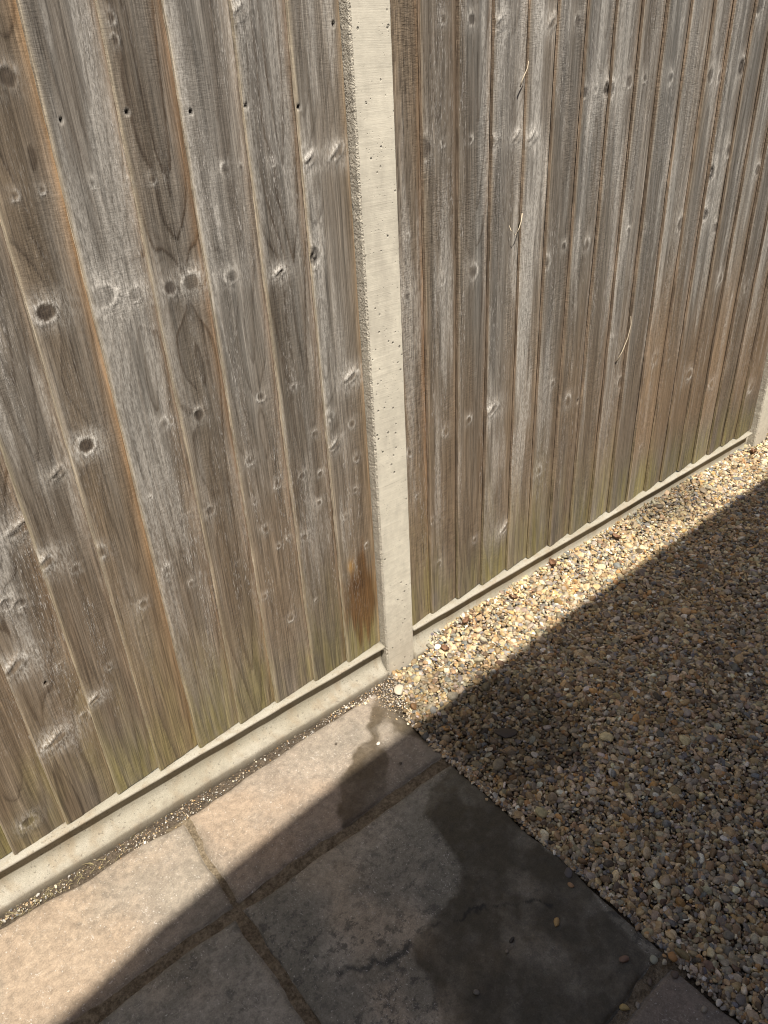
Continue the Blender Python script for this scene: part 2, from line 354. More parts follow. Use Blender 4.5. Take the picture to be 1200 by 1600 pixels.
def slab(cor, seed, res, base, grime, tilt=(0, 0)):
    """cor: TL, TR, BR, BL corners"""
    TL, TR, BR, BL = [np.array(c) for c in cor]
    nu = max(8, int(np.linalg.norm(TR-TL)/res)); nv = max(8, int(np.linalg.norm(BL-TL)/res))
    u = np.linspace(0, 1, nu)[:, None]; v = np.linspace(0, 1, nv)[None, :]
    X = (TL[0]*(1-u)+TR[0]*u)*(1-v) + (BL[0]*(1-u)+BR[0]*u)*v
    Y = (TL[1]*(1-u)+TR[1]*u)*(1-v) + (BL[1]*(1-u)+BR[1]*u)*v
    # ragged, hand-dressed outline
    L = .0075
    ed = lambda d: np.exp(-np.minimum(d, .1)/.02)
    su = np.linalg.norm(TR-TL); sv = np.linalg.norm(BL-TL)
    X = X + L*ed(u*su)*fbm(Y*10, Y*0+1, seed, 4) + L*ed((1-u)*su)*fbm(Y*10, Y*0+9, seed+3, 4)
    Y = Y + L*ed(v*sv)*fbm(X*10, X*0+2, seed+5, 4) + L*ed((1-v)*sv)*fbm(X*10, X*0+7, seed+8, 4)
    de = np.minimum(np.minimum(u*su, (1-u)*su), np.minimum(v*sv, (1-v)*sv))
    riv = .0030*fbm(X*6+seed, Y*6, seed, 5, .55) + .0012*fbm(X*34, Y*34, seed+2, 3)
    st = fbm(X*5+seed*3, Y*5, seed+40, 3); riv = riv + .0012*sstep(.0, .06, st)        # riven layer steps
    Z = riv - .007*np.exp(-de/.0035) - .0015*np.exp(-de/.015) - .002 + tilt[0]*(X-X.mean()) + tilt[1]*(Y-Y.mean())
    # colour
    n1 = fbm(X*4+seed, Y*4, seed+11, 4); n2 = fbm(X*13, Y*13+seed, seed+12, 4); n3 = fbm(X*45, Y*45, seed+13, 3)
    C = np.broadcast_to(np.array(base), X.shape+(3,)).copy()
    C = mix(C, np.array(base)*np.array([.86, .90, .92]), sstep(-.1, .5, n1)); C = mix(C, np.array(base)*np.array([1.12, 1.02, .92]), sstep(0.1, .6, -n1)*.8)
    C = C*(1+.22*n2+.14*n3)[..., None]
    gm = np.clip(grime*(.55+.9*sstep(-.4, .5, fbm(X*3+3, Y*3, seed+21, 3))), 0, 1)
    C = mix(C, np.array([.140, .131, .103]), np.clip(gm*.75*sstep(-.6, .35, n2+.6*n1), 0, 1))
    C = mix(C, np.array([.14, .12, .085]), .45*np.exp(-de/.010))
    wx = X + .022*fbm(X*11, Y*11, 71, 5, .6); wy = Y + .022*fbm(X*11, Y*11, 72, 5, .6)
    wet = np.maximum(np.maximum(soft_poly(wx, wy, WET1, .005)*(1-soft_poly(wx, wy, ISLAND, .01)*.9), soft_poly(wx, wy, WET2, .007)), soft_poly(wx, wy, WET3, .02)*.8)
    wet = wet*np.clip(.84+.45*n2+.35*n3+.2*n1, .35, 1)
    cd = seg_dist(X+.012*n3, Y+.014*n2+.008*n3+.012*fbm(X*22, Y*22, 91, 4, .7), CRACK); ck = sstep(.0045+.006*sstep(-.42, -.58, X), .0008, cd)*sstep(-.35, .15, fbm(X*26, Y*26, 5, 3))
    C = mix(C, np.array([.05, .05, .045]), ck*.9)
    C = mix(C, np.array([.30, .245, .19]), soft_poly(wx, wy, [(-.2, -.04), (-.07, -.04), (-.11, -.16), (-.2, -.11)], .015)*.25)   # silt by the post
    wet = np.clip(wet, 0, 1)
    nU, nV = X.shape; i, j = np.meshgrid(np.arange(nU-1), np.arange(nV-1), indexing='ij'); a = (i*nV+j).ravel()
    F = np.stack([a, a+nV, a+nV+1, a+1], 1)[:, ::-1]
    V = np.stack([X-PAT.x, Y-PAT.y, Z], -1).reshape(-1, 3)
    rim = np.concatenate([np.arange(nV), np.arange(1, nU)*nV+nV-1, (nU-1)*nV+np.arange(nV-2, -1, -1), np.arange(nU-2, 0, -1)*nV])
    lo = V[rim].copy(); lo[:, 2] = -.03; k = len(V); V2 = np.concatenate([V, lo]); nr = len(rim)
    S_ = np.stack([rim, k+np.arange(nr), k+(np.arange(nr)+1) % nr, np.roll(rim, -1)], 1)[:, ::-1]
    m = raw_mesh('slab', V2, np.concatenate([F, S_]))
    C = np.clip(C, .01, .9).reshape(-1, 3); aux = np.stack([wet, gm, wet*0], -1).reshape(-1, 3)
    set_color(m, 'col', np.concatenate([C, C[rim]*.7])); set_color(m, 'aux', np.concatenate([aux, aux[rim]]))
    return link('slab', m, M_SLAB, patio)
PINK = (.295, .243, .190); GREY = (.32, .288, .230)
slab([(-.674, -.078), (-.118, -.050), (-.128, -.334), (-.690, -.328)], 11, .0030, PINK, .22)
slab([(-1.55, -.045), (-.684, -.083), (-.701, -.326), (-1.55, -.335)], 23, .0035, (.300, .250, .194), .35)
slab([(-.686, -.352), (-.130, -.360), (-.136, -.936), (-.688, -.948)], 37, .0032, GREY, .95)
slab([(-1.55, -.362), (-.711, -.352), (-.711, -.948), (-1.55, -.95)], 41, .0045, (.325, .295, .24), .8)
slab([(-.70, -.972), (-.150, -.960), (-.128, -1.52), (-.70, -1.53)], 53, .0045, (.27, .215, .17), .55)
slab([(-1.55, -.975), (-.73, -.972), (-.73, -1.53), (-1.55, -1.53)], 61, .010, (.33, .28, .22), .6)
slab([(-.70, -1.555), (-.128, -1.545), (-.128, -2.4), (-.70, -2.4)], 67, .012, GREY, .6)
slab([(-1.55, -1.555), (-.73, -1.555), (-.73, -2.4), (-1.55, -2.4)], 71, .012, PINK, .5)
def joint(x0, x1, y0, y1, seed):
    along_x = abs(x1-x0) > abs(y1-y0); n = int(max(abs(x1-x0), abs(y1-y0))/.006)+2
    if along_x: xs, ys = np.linspace(x0, x1, n), np.linspace(y0, y1, 6)
    else: xs, ys = np.linspace(x0, x1, 6), np.linspace(y0, y1, n)
    m = grid_mesh('mortar_joint', xs-PAT.x, ys-PAT.y, lambda x, y: -.0085+.0035*fbm(x*40+seed, y*40, seed, 3)+.002*fbm(x*9, y*9, seed+4, 2))
    return link('mortar_joint', m, M_MORTAR, patio)
joint(-1.55, -.125, -.372, -.315, 3); joint(-1.55, -.128, -.985, -.925, 6); joint(-1.55, -.128, -1.57, -1.515, 8)
for a, b in ((-.322, -.075), (-.925, -.372), (-1.515, -.985), (-2.4, -1.57)): joint(-.730, -.668, a, b, int(-a*50))

# soil strip between gravel board and slabs
strip = link('soil_strip', grid_mesh('soil_strip', np.linspace(-1.9, -.02, 300), np.linspace(-.115, -.029, 18), lambda x, y: -.014+.004*fbm(x*30, y*30, 4, 4)+.006*sstep(-.2, -.08, x)), M_SOIL)
tag(strip, 'strip of dark gritty soil between gravel board and slabs', 'soil', kind='structure')

# ------------------------------------------------------------------ gravel (uncountable)
def pebble_mesh(seed, sub=2, angular=.25):
    rs = np.random.RandomState(seed); bm = bmesh.new(); bmesh.ops.create_icosphere(bm, subdivisions=sub, radius=1)
    planes = [(Vector(rs.normal(size=3)).normalized(), rs.uniform(.55, .92)) for _ in range(7)]
    off = rs.uniform(0, 50, 3)
    for v in bm.verts:
        c = v.co.copy()
        for nrm, d in planes:
            t = c.dot(nrm)
            if t > d: c -= nrm*(t-d)*(.55+angular)
        k = 1+.10*math.sin(c.x*2.3+off[0])*math.cos(c.y*2.7+off[1])+.07*math.sin(c.z*3.1+off[2])
        v.co = c*k
    return bmmesh('pebble', bm, True)
src = bpy.data.collections.new('pebble_shapes')       # not linked to the scene: only a palette for the gravel's instances
for k in range(10):
    o = bpy.data.objects.new('pebble_shape', pebble_mesh(100+k)); o.data.materials.append(M_PEB); src.objects.link(o)
PAL = np.array([(.50, .37, .21), (.60, .48, .31), (.66, .58, .43), (.40, .28, .16), (.33, .29, .24), (.25, .24, .225), (.22, .222, .228), (.21, .145, .095), (.50, .30, .13), (.74, .69, .61), (.44, .37, .28), (.38, .315, .22), (.14, .11, .085)])
PW = np.array([.18, .14, .07, .11, .10, .05, .03, .06, .04, .04, .12, .09, .025]); PW /= PW.sum()
def gn_instances(name, pts, rot, scl, idx, col, coll):
    m = bpy.data.meshes.new(name); n = len(pts); m.vertices.add(n); m.vertices.foreach_set('co', pts.astype(np.float32).ravel())
    for nm, typ, key, d in (('rot', 'FLOAT_VECTOR', 'vector', rot), ('scl', 'FLOAT_VECTOR', 'vector', scl), ('pick', 'INT', 'value', idx)):
        a = m.attributes.new(nm, typ, 'POINT'); a.data.foreach_set(key, (d.astype(np.int32) if typ == 'INT' else d.astype(np.float32)).ravel())
    a = m.attributes.new('col', 'FLOAT_COLOR', 'POINT'); a.data.foreach_set('color', np.concatenate([col, np.ones((n, 1))], 1).astype(np.float32).ravel())
    o = link(name, m); ng = bpy.data.node_groups.new(name, 'GeometryNodeTree')
    ng.interface.new_socket('Geometry', in_out='INPUT', socket_type='NodeSocketGeometry'); ng.interface.new_socket('Geometry', in_out='OUTPUT', socket_type='NodeSocketGeometry')
    N = ng.nodes; gi = N.new('NodeGroupInput'); go = N.new('NodeGroupOutput')
    ci = N.new('GeometryNodeCollectionInfo'); ci.inputs[0].default_value = coll; ci.inputs['Separate Children'].default_value = True; ci.inputs['Reset Children'].default_value = True
    ip = N.new('GeometryNodeInstanceOnPoints'); ip.inputs['Pick Instance'].default_value = True
    def at(nm, t):
        x = N.new('GeometryNodeInputNamedAttribute'); x.data_type = t; x.inputs['Name'].default_value = nm; return x.outputs[0]
    e2r = N.new('FunctionNodeEulerToRotation'); L = ng.links
    L.new(at('rot', 'FLOAT_VECTOR'), e2r.inputs[0]); L.new(e2r.outputs[0], ip.inputs['Rotation'])
    L.new(at('scl', 'FLOAT_VECTOR'), ip.inputs['Scale']); L.new(at('pick', 'INT'), ip.inputs['Instance Index'])
    L.new(gi.outputs[0], ip.inputs['Points']); L.new(ci.outputs[0], ip.inputs['Instance']); L.new(ip.outputs[0], go.inputs[0])
    md = o.modifiers.new('scatter', 'NODES'); md.node_group = ng
    return o
def edge_x(y, rs):
    e = np.interp(-y, [0.0, .06, .12, .2, .35, .94, 1.05, 1.5, 3], [-.045, -.045, -.075, -.118, -.126, -.133, -.142, -.124, -.124])
    return e
def gravel_points():
    rs = np.random.RandomState(5); P = []; Rr = []; Sc = []; Id = []; Cc = []
    def layer(x0, x1, y0, y1, sp, zoff, zj, smul):
        nx = int((x1-x0)/sp); ny = int((y1-y0)/(sp*.87))
        i, j = np.meshgrid(np.arange(nx), np.arange(ny), indexing='ij')
        x = (x0+(i+.5*(j % 2))*sp).ravel()+rs.uniform(-.42, .42, i.size)*sp; y = (y0+j*sp*.87).ravel()+rs.uniform(-.42, .42, i.size)*sp
        n = len(x); ln = np.clip(rs.lognormal(math.log(.0055), .42, n), .0024, .0135)*smul
        sx = ln; sy = ln*rs.uniform(.60, .92, n); sz = ln*rs.uniform(.38, .68, n)
        keep = (x-sx*.35 > edge_x(y, rs)+rs.uniform(-.009, .004, n)) & (y < np.where(np.abs(x) < .054, -.035, np.where(np.abs(x-1.905) < .054, -.035, -.006)))
        z = gravel_height(x, y)+zoff+rs.uniform(-zj, zj, n)+.0018*fbm(x*40, y*40, 31, 2)
        rot = np.stack([rs.normal(0, .48, n), rs.normal(0, .48, n), rs.uniform(0, 6.28, n)], 1)
        c = PAL[rs.choice(len(PAL), n, p=PW)]*np.array([.97, .95, .885])*rs.uniform(.50, 1.32, (n, 1))*rs.uniform(.94, 1.06, (n, 3))
        damp = sstep(.1, .45, fbm(x*2.3+1, y*2.3+4, 77, 3))*.5
        c = c*(1-damp[:, None])
        for A, v in ((P, np.stack([x, y, z], 1)), (Rr, rot), (Sc, np.stack([sx, sy, sz], 1)), (Id, rs.randint(0, 10, n)), (Cc, c)): A.append(v[keep])
    layer(-.13, 2.9, -1.75, 0, .0086, -.0010, .0020, 1.0)
    layer(-.13, 2.9, -1.75, 0, .0092, -.0055, .002, 1.0)
    layer(-.13, 2.9, -1.75, 0, .036, .0020, .0015, 1.3)
    n = 1500; y = rs.uniform(-1.6, -.16, n); x = edge_x(y, rs)+rs.uniform(-.001, .013, n); ln = rs.uniform(.0032, .0062, n)
    for A, v in ((P, np.stack([x, y, rs.uniform(-.0075, -.0025, n)], 1)), (Rr, np.stack([rs.normal(0, .4, n), rs.normal(0, .4, n), rs.uniform(0, 6.28, n)], 1)), (Sc, np.stack([ln, ln*.78, ln*.6], 1)), (Id, rs.randint(0, 10, n)), (Cc, PAL[rs.choice(len(PAL), n, p=PW)]*rs.uniform(.55, 1.1, (n, 1)))): A.append(v)
    n = 90; y = rs.uniform(-1.5, -.2, n); x = edge_x(y, rs)-np.abs(rs.normal(0, .006, n)); ln = rs.uniform(.003, .0062, n)
    for A, v in ((P, np.stack([x, y, ln*.45-.002], 1)), (Rr, np.stack([rs.normal(0, .2, n), rs.normal(0, .2, n), rs.uniform(0, 6.28, n)], 1)), (Sc, np.stack([ln, ln*.75, ln*.55], 1)), (Id, rs.randint(0, 10, n)), (Cc, PAL[rs.choice(len(PAL), n, p=PW)])): A.append(v)
    layer(-.13, 4.1, -2.7, -1.75, .0135, -.002, .002, 1.25); layer(2.9, 4.1, -1.75, 0, .0135, -.002, .002, 1.25)
    return [np.concatenate(a) for a in (P, Rr, Sc, Id, Cc)]
P, Rr, Sc, Id, Cc = gravel_points()
gravel = gn_instances('gravel', P, Rr, Sc, Id, np.clip(Cc, .01, .85), src)
tag(gravel, 'loose golden brown and grey river gravel beside the paving', 'gravel', kind='stuff')
# grit in the soil strip and over the slab corner by the post
def grit_points():
    rs = np.random.RandomState(9); n = 3200
    x = rs.uniform(-1.6, -.03, n); top = np.interp(x, [-1.55, -1.07, -.88, -.686, -.57, -.43, -.33, -.2, -.15, -.03], [-.045, -.052, -.07, -.079, -.064, -.058, -.055, -.056, -.075, -.10])
    y = -.034+(top+.030)*rs.uniform(0, 1, n)
    k = rs.uniform(size=n) < .20+.5*(fbm(x*9, y*9, 3, 3) > 0)+.3*(x > -.25); x, y = x[k], y[k]
    x2 = rs.normal(-.075, .035, 900); y2 = rs.normal(-.10, .035, 900); k = (y2 < -.034) & (x2 < -.035); x = np.concatenate([x, x2[k]]); y = np.concatenate([y, y2[k]])
    n = len(x); ln = np.clip(rs.lognormal(math.log(.0013), .45, n), .0007, .0048)
    on = (y < np.interp(x, [-1.6, -.69, -.67, -.12], [-.05, -.083, -.078, -.052])) & (x < -.12)
    z = np.where(on, -.0015, -.011+.006*sstep(-.2, -.08, x)+.004*fbm(x*30, y*30, 4, 4)+.002)
    c = PAL[rs.choice(len(PAL), n, p=PW)]*rs.uniform(.75, 1.25, (n, 1)); wht = rs.uniform(size=n) < .25; c[wht] = rs.uniform(.42, .62, (wht.sum(), 1))*np.array([1, .94, .84])
    return np.stack([x, y, z], 1), rs.uniform(0, 6, (n, 3)), np.stack([ln, ln*.8, ln*.65], 1), rs.randint(0, 10, n), c
grit = gn_instances('grit', *grit_points(), src)
tag(grit, 'fine pale grit lying in the soil strip under the gravel board', 'grit', kind='stuff')

# dry grass and moss shreds at the left end of the strip
def grass_mesh():
    rs = np.random.RandomState(3); V = []; F = []
    for k in range(120):
        x = rs.choice([rs.normal(-1.0, .05), rs.normal(-.93, .05), rs.uniform(-1.5, -.75)]); y = rs.uniform(-.066, -.04); a = rs.uniform(0, 6.28); L = rs.uniform(.006, .026); wd = rs.uniform(.0004, .0011)
        d = np.array([math.cos(a), math.sin(a)*.5, 0]); nrm = np.array([-math.sin(a), math.cos(a), 0])*wd; base = np.array([x, y, -.013])
        p = [base, base+d*L*.5+np.array([0, 0, L*.35]), base+d*L+np.array([0, 0, L*rs.uniform(.1, .45)])]; k0 = len(V)
        for q, s in zip(p, (1, .9, .15)): V += [q+nrm*s, q-nrm*s]
        F += [(k0, k0+1, k0+3, k0+2), (k0+2, k0+3, k0+5, k0+4)]
    return pymesh('dry_grass', V, F)
tag(link('dry_grass', grass_mesh(), M_GRASS), 'dry grass and moss shreds in the soil strip at far left', 'grass', kind='stuff')

# ------------------------------------------------------------------ fence boards
KNOTS = [(-0.663, 1.12, 16.8, 'E'), (-0.657, 0.889, 14.2, 'E'), (-0.567, 1.125, 22.9, 'P'), (-0.512, 1.116, 13.9, 'P'), (-0.451, 1.115, 11.8, 'D'), (-0.409, 1.117, 17.9, 'P'), (-0.334, 1.112, 13.4, 'P'), (-0.234, 1.101, 12.6, 'C'), (-0.16, 1.117, 18.1, 'R'), (-0.261, 1.504, 19.5, 'C'), (-0.464, 1.502, 8.0, 'S'), (-0.465, 1.475, 6.9, 'S'), (-0.57, 1.379, 3.3, 'N'), (-0.467, 1.382, 3.4, 'N'), (-0.363, 1.375, 3.5, 'N'), (-0.263, 1.377, 3.7, 'N'), (-0.16, 1.368, 3.8, 'N'), (-0.066, 1.489, 3.9, 'N'), (-0.661, 1.289, 6.6, 'S'), (-0.619, 1.291, 5.5, 'S'), (-0.544, 1.292, 6.8, 'S'), (-0.484, 1.287, 4.6, 'S'), (-0.446, 1.286, 6.9, 'S'), (-0.419, 1.287, 4.7, 'S'), (-0.316, 1.286, 8.4, 'S'), (-0.282, 1.285, 7.3, 'S'), (-0.223, 1.286, 6.2, 'S'), (-0.147, 1.283, 15.3, 'C'), (-0.082, 1.287, 18.3, 'C'), (-0.51, 0.881, 9.8, 'S'), (-0.443, 0.879, 11.2, 'D'), (-0.307, 0.874, 10.3, 'S'), (-0.232, 0.873, 7.9, 'S'), (-0.353, 0.752, 10.5, 'S'), (-0.295, 0.673, 9.5, 'S'), (-0.356, 0.658, 8.1, 'S'), (-0.237, 0.672, 8.3, 'D'), (-0.34, 0.582, 8.3, 'S'), (-0.313, 0.526, 7.1, 'S'), (-0.459, 0.677, 10.5, 'D'), (-0.493, 0.683, 6.5, 'S'), (-0.421, 0.528, 6.9, 'S'), (-0.524, 0.531, 6.8, 'S'), (-0.57, 0.589, 9.2, 'S'), (-0.632, 0.533, 8.0, 'D'), (-0.568, 0.753, 5.0, 'S'), (-0.685, 0.684, 11.3, 'S'), (-0.191, 0.755, 8.2, 'S'), (-0.092, 0.747, 11.4, 'S'), (-0.087, 0.66, 10.2, 'S'), (-0.186, 0.658, 8.5, 'S'), (-0.097, 0.583, 8.9, 'S'), (-0.199, 0.589, 8.6, 'S'), (-0.133, 0.526, 8.9, 'S'), (-0.25, 0.523, 8.7, 'D'), (-0.285, 0.532, 7.1, 'S'), (-0.368, 0.419, 8.7, 'S'), (-0.308, 0.321, 7.6, 'S'), (-0.238, 0.339, 6.1, 'S'), (-0.075, 0.418, 6.2, 'S'), (-0.792, 0.779, 24.0, 'C'), (-0.781, 0.702, 22.2, 'C'), (-0.855, 0.653, 11.2, 'D'), (-0.834, 0.642, 10.0, 'D'), (-0.881, 0.525, 23.5, 'C'), (-0.805, 0.475, 9.4, 'S'), (-0.725, 0.426, 8.2, 'S'), (-0.771, 0.373, 12.5, 'C'), (-0.86, 0.322, 24.0, 'C'), (-0.793, 0.336, 9.9, 'S'), (-0.84, 0.457, 4.0, 'N'), (-0.958, 0.161, 13.5, 'D'), (-0.712, 0.854, 14.2, 'C'), (-0.73, 0.666, 7.5, 'S'), (-0.086, 0.853, 19.4, 'C'), (-0.154, 0.785, 13.8, 'S'), (-0.147, 0.715, 16.9, 'C'), (-0.627, 1.436, 13.2, 'D'), (0.191, 1.492, 10.1, 'S'), (0.262, 1.491, 11.9, 'D'), (0.334, 1.482, 21.5, 'C'), (0.51, 1.482, 19.7, 'C'), (0.591, 1.484, 11.9, 'D'), (0.131, 1.275, 18.5, 'D'), (0.187, 1.28, 8.7, 'S'), (0.262, 1.28, 9.0, 'S'), (0.323, 1.27, 15.3, 'C'), (0.409, 1.271, 17.4, 'C'), (0.456, 1.267, 17.8, 'C'), (0.625, 1.345, 13.8, 'D'), (0.671, 1.349, 10.5, 'S'), (0.72, 1.346, 16.0, 'R'), (0.8, 1.358, 14.7, 'D'), (0.856, 1.363, 13.1, 'S'), (0.966, 1.358, 17.6, 'S'), (1.149, 1.355, 16.7, 'D'), (1.208, 1.349, 14.9, 'S'), (1.316, 1.367, 19.9, 'R'), (1.335, 1.509, 24.4, 'D'), (0.18, 1.006, 10.4, 'S'), (0.274, 1.007, 13.8, 'S'), (0.073, 0.994, 11.4, 'S'), (0.082, 1.114, 8.5, 'S'), (0.6, 1.009, 10.4, 'D'), (0.69, 0.999, 14.4, 'S'), (0.525, 0.983, 15.3, 'S'), (0.86, 1.007, 15.3, 'S'), (0.927, 1.002, 11.8, 'S'), (1.123, 0.984, 23.1, 'D'), (1.23, 0.995, 21.7, 'R'), (1.322, 0.945, 20.2, 'D'), (1.395, 0.778, 18.6, 'S'), (1.229, 1.108, 21.6, 'R'), (1.322, 1.158, 20.0, 'S'), (1.513, 1.086, 19.0, 'D'), (1.577, 0.711, 19.8, 'S'), (0.187, 0.636, 11.1, 'S'), (0.266, 0.645, 11.4, 'S'), (0.344, 0.647, 23.4, 'C'), (0.423, 0.254, 22.5, 'C'), (0.589, 0.647, 14.5, 'S'), (0.66, 0.579, 15.1, 'S'), (0.716, 0.558, 5.8, 'N'), (0.913, 0.56, 16.4, 'D'), (1.077, 0.594, 15.1, 'D'), (1.304, 0.479, 18.7, 'S'), (0.157, 0.257, 10.4, 'S'), (0.298, 0.27, 10.8, 'S'), (0.55, 0.395, 11.3, 'S'), (0.071, 0.623, 12.3, 'S'), (0.135, 0.404, 6.6, 'S'), (0.091, 0.492, 6.4, 'S'), (0.834, 0.714, 9.8, 'S'), (1.067, 0.288, 11.2, 'S'), (1.457, 0.402, 17.3, 'S'), (1.752, 0.306, 18.9, 'S')]
Z0, Z1 = 0.1015, 1.80
def make_board(xl, xr, seed, res_x, res_z, mat, parent, origin, style, side, xend=None):
    """feather-edge board: thick left edge at xl, thin right edge tucked under the next board that starts at xr.
    style: dict(tone, warm, edge, grey, dark)"""
    rs = np.random.RandomState(seed)
    over = .012 if xend is None else 0.0
    xe = xr+over if xend is None else xend
    wd = xe-xl; nu = max(10, int(wd/res_x)); nz = max(10, int((Z1-Z0)/res_z))
    u = np.linspace(0, 1, nu); zz = np.linspace(0, 1, nz)
    zb = Z0+rs.uniform(-.0012, .0025)
    X, Z = np.meshgrid(xl+u*wd, zb+zz*(Z1-zb), indexing='ij')
    U = (X-xl)/(xr-xl)
    # slight wander of the edge and warp of the board
    wob = .0016*vnoise(Z*1.7+seed, Z*0, seed) + .0007*vnoise(Z*9, Z*0+3, seed)
    warp = .0014*(vnoise(Z*1.3+seed*2, Z*0+1, seed+2)+.2)
    th_ = rs.uniform(-.002, .0012)*style.get('thv', 1.0)
    Yf = -.0145 + th_ + (.0113-th_)*np.clip(U, 0, 1.15)**1.12 - np.maximum(warp, 0)*(1-U*.8)
    lx = X-xl
    # growth rings on a flat-sawn face: distance from a pith line that slowly nears the face upwards
    wide = xr-xl
    x0 = wide*style.get('pith', rs.uniform(.25, .75)) + .008*vnoise(Z*1.1, Z*0+7, seed+5)
    d = style.get('d0', rs.uniform(.09, .11)) - style.get('k', rs.uniform(.022, .038))*Z + .006*vnoise(Z*2.2, Z*0+4, seed+6)
    va = style.get('vee', rs.uniform(.26, .5))
    r = d + va*np.sqrt((lx-x0)**2+.0035**2) + .0016*fbm(X*40, Z*4, seed+7, 3) + .0012*vnoise(X*9, Z*2.5, seed+8)
    knot_dark = np.zeros_like(X); halo = np.zeros_like(X); hgt = np.zeros_like(X); pale = np.zeros_like(X); kring = np.zeros_like(X); hole = np.zeros_like(X)
    kn = [k for k in KNOTS if xl-.004 <= k[0] < xr-.002]
    if not kn and style.get('auto'):
        kn = [(xl+rs.uniform(.02, .08), z+rs.uniform(-.01, .01), rs.uniform(6, 12), 'S') for z in (.4, .62, .9, 1.15, 1.4)]
    for kx, kz, kr, kt in kn:
        R = kr/1000.*(rs.uniform(.7, 1.12) if kt == 'S' else 1.0); dx = X-kx; dz = Z-kz
        asp = rs.uniform(.8, 1.15); ang = rs.uniform(-.3, .3)
        if kt == 'C': asp = .38; ang = rs.uniform(.15, .4)
        if kt == 'P': asp = .78
        a = (dx*math.cos(ang)+dz*math.sin(ang)); b = (-dx*math.sin(ang)+dz*math.cos(ang))
        q = np.sqrt((a/R)**2+(b/(R*asp))**2) * (1+.10*fbm(dx*160+kx*99, dz*160, seed+9, 2))
        infl = np.exp(-(dx/(R*2.1))**2-(dz/(R*5.5))**2)
        if kt == 'N':
            hole += sstep(1.1, .6, q); pale += .35*np.exp(-((q-1.4)/.5)**2); continue
        r = r + (.0065 if kt in 'SC' else .012)*(R/.012)*infl
        brk = .45+.9*sstep(-.35, .35, fbm(dx*90+kz*31, dz*60, seed+10, 3)); inside = sstep(1.0, .72, q); phs = rs.uniform(0, 6.28); ring = np.exp(-((q-1.05)/.26)**2)*brk*(.55+.5*np.cos(np.arctan2(dz, dx)-phs)) if kt != 'E' else np.exp(-((q-1.2)/.22)**2)*(.7+.3*brk)
        kk = {'E': (.96, 1.25), 'D': (.72, .45), 'P': (.20, .7), 'S': (.72, .95), 'C': (.05, .85), 'R': (.75, .7)}[kt]
        core = sstep(.62, .12, q) if kt in 'SC' else inside*(.75+.25*fbm(dx*200, dz*120, seed+3, 2))
        knot_dark = np.maximum(knot_dark, kk[0]*core*(.8+.2*np.cos(q*14)))
        kring += inside*.35*(np.cos(q*17)*.5+.5)
        hl = kk[1]*rs.uniform(.55, 1.15)*(ring + (.10 if kt == 'S' else .35)*brk*np.exp(-(dx/(R*2.4))**2-(dz/(R*1.6))**2)*(q > .9) + (.2 if kt == 'S' else .45)*np.exp(-(dx/(R*2.0))**2-((np.abs(dz)-R*1.2*asp)/(R*1.0))**2)*(q > 1))
        halo = np.maximum(halo, hl)
        hgt += .0011*(R/.010)**.5*np.exp(-(q/1.5)**2) - .0009*inside*(1 if kt in 'EDR' else .2) + .0008*ring*rs.uniform(.6, 1.3)
        if kt == 'C': bb = b-R*.25*np.sin(a/R*1.6); ex = np.exp(-(a/R)**4); hgt += -.0010*np.exp(-(bb/(R*.16))**2)*ex + .0022*np.exp(-((bb-R*.35)/(R*.25))**2)*ex + .0012*np.exp(-((bb+R*.45)/(R*.35))**2)*ex; knot_dark = np.maximum(knot_dark, .42*brk*np.exp(-((bb+R*.08)/(R*.13))**2)*ex); halo = np.maximum(halo, .9*brk*np.exp(-((bb-R*.3)/(R*.28))**2)*ex)
        if kt == 'R': hole = np.maximum(hole, .85*sstep(.9, .3, q)*sstep(-.1, .3, fbm(dx*140, dz*90, seed+4, 2)))
    sp = style.get('ring', rs.uniform(.0065, .0105))
    f = (r/sp + rs.uniform()) % 1.0
    late = sstep(.30, .95, f)*(1-sstep(.955, 1.0, f))
    lateline = sstep(.80, .95, f)*(1-sstep(.965, 1.0, f))
    f3 = (r*3.1/sp) % 1.0; fine_l = sstep(.35, .9, f3)*(1-sstep(.92, 1.0, f3))*sstep(.10, .45, np.abs(lx-x0)/wide)
    late_s = style.get('late', rs.uniform(.5, .9))*(.6+.5*sstep(-.4, .3, fbm(X*9, Z*1.5, seed+15, 3)))
    # ---------------- colour (the timber's own tones, plus highlights of the knot bumps put in)
    t = style.get('tone', 1.0)
    grey = np.array([.168, .153, .133])*t*np.array([1, 1+style.get('hue', 0), 1+2*style.get('hue', 0)]); brown = np.array([.145, .108, .070])*t; silver = np.array([.48, .455, .41]); umber = np.array([.062, .047, .034])
    n1 = fbm(X*26+seed, Z*2.0, seed+20, 4); n2 = fbm(X*9+seed, Z*1.3, seed+21, 3); n3 = fbm(X*70, Z*6, seed+22, 3)
    gy = np.clip(style.get('grey', .6)+.55*n2+.35*n1 + .35*sstep(.35, 1.3, Z)-.18, 0, 1)
    C = mix(np.broadcast_to(brown, X.shape+(3,)).copy(), grey, gy)
    C = mix(C, umber, np.clip(late_s*late*.46+late_s*lateline*.80, 0, .92))
    C = mix(C, umber*1.2, np.clip(fine_l*late_s*.42, 0, .6))
    col_s = vnoise(X*75+seed, Z*.7, seed+24)+.6*vnoise(X*160, Z*1.6, seed+25); C = C*(1+.20*col_s)[..., None]
    C = mix(C, umber*1.1, sstep(.22, .6, -n1+.25*n3)*style.get('dark', .4))
    silv = sstep(.05, .55, n1+.55*n3+.25*n2)*style.get('silver', .5)*sstep(.12, .6, Z)
    C = mix(C, silver, np.clip(silv*.30, 0, .5))
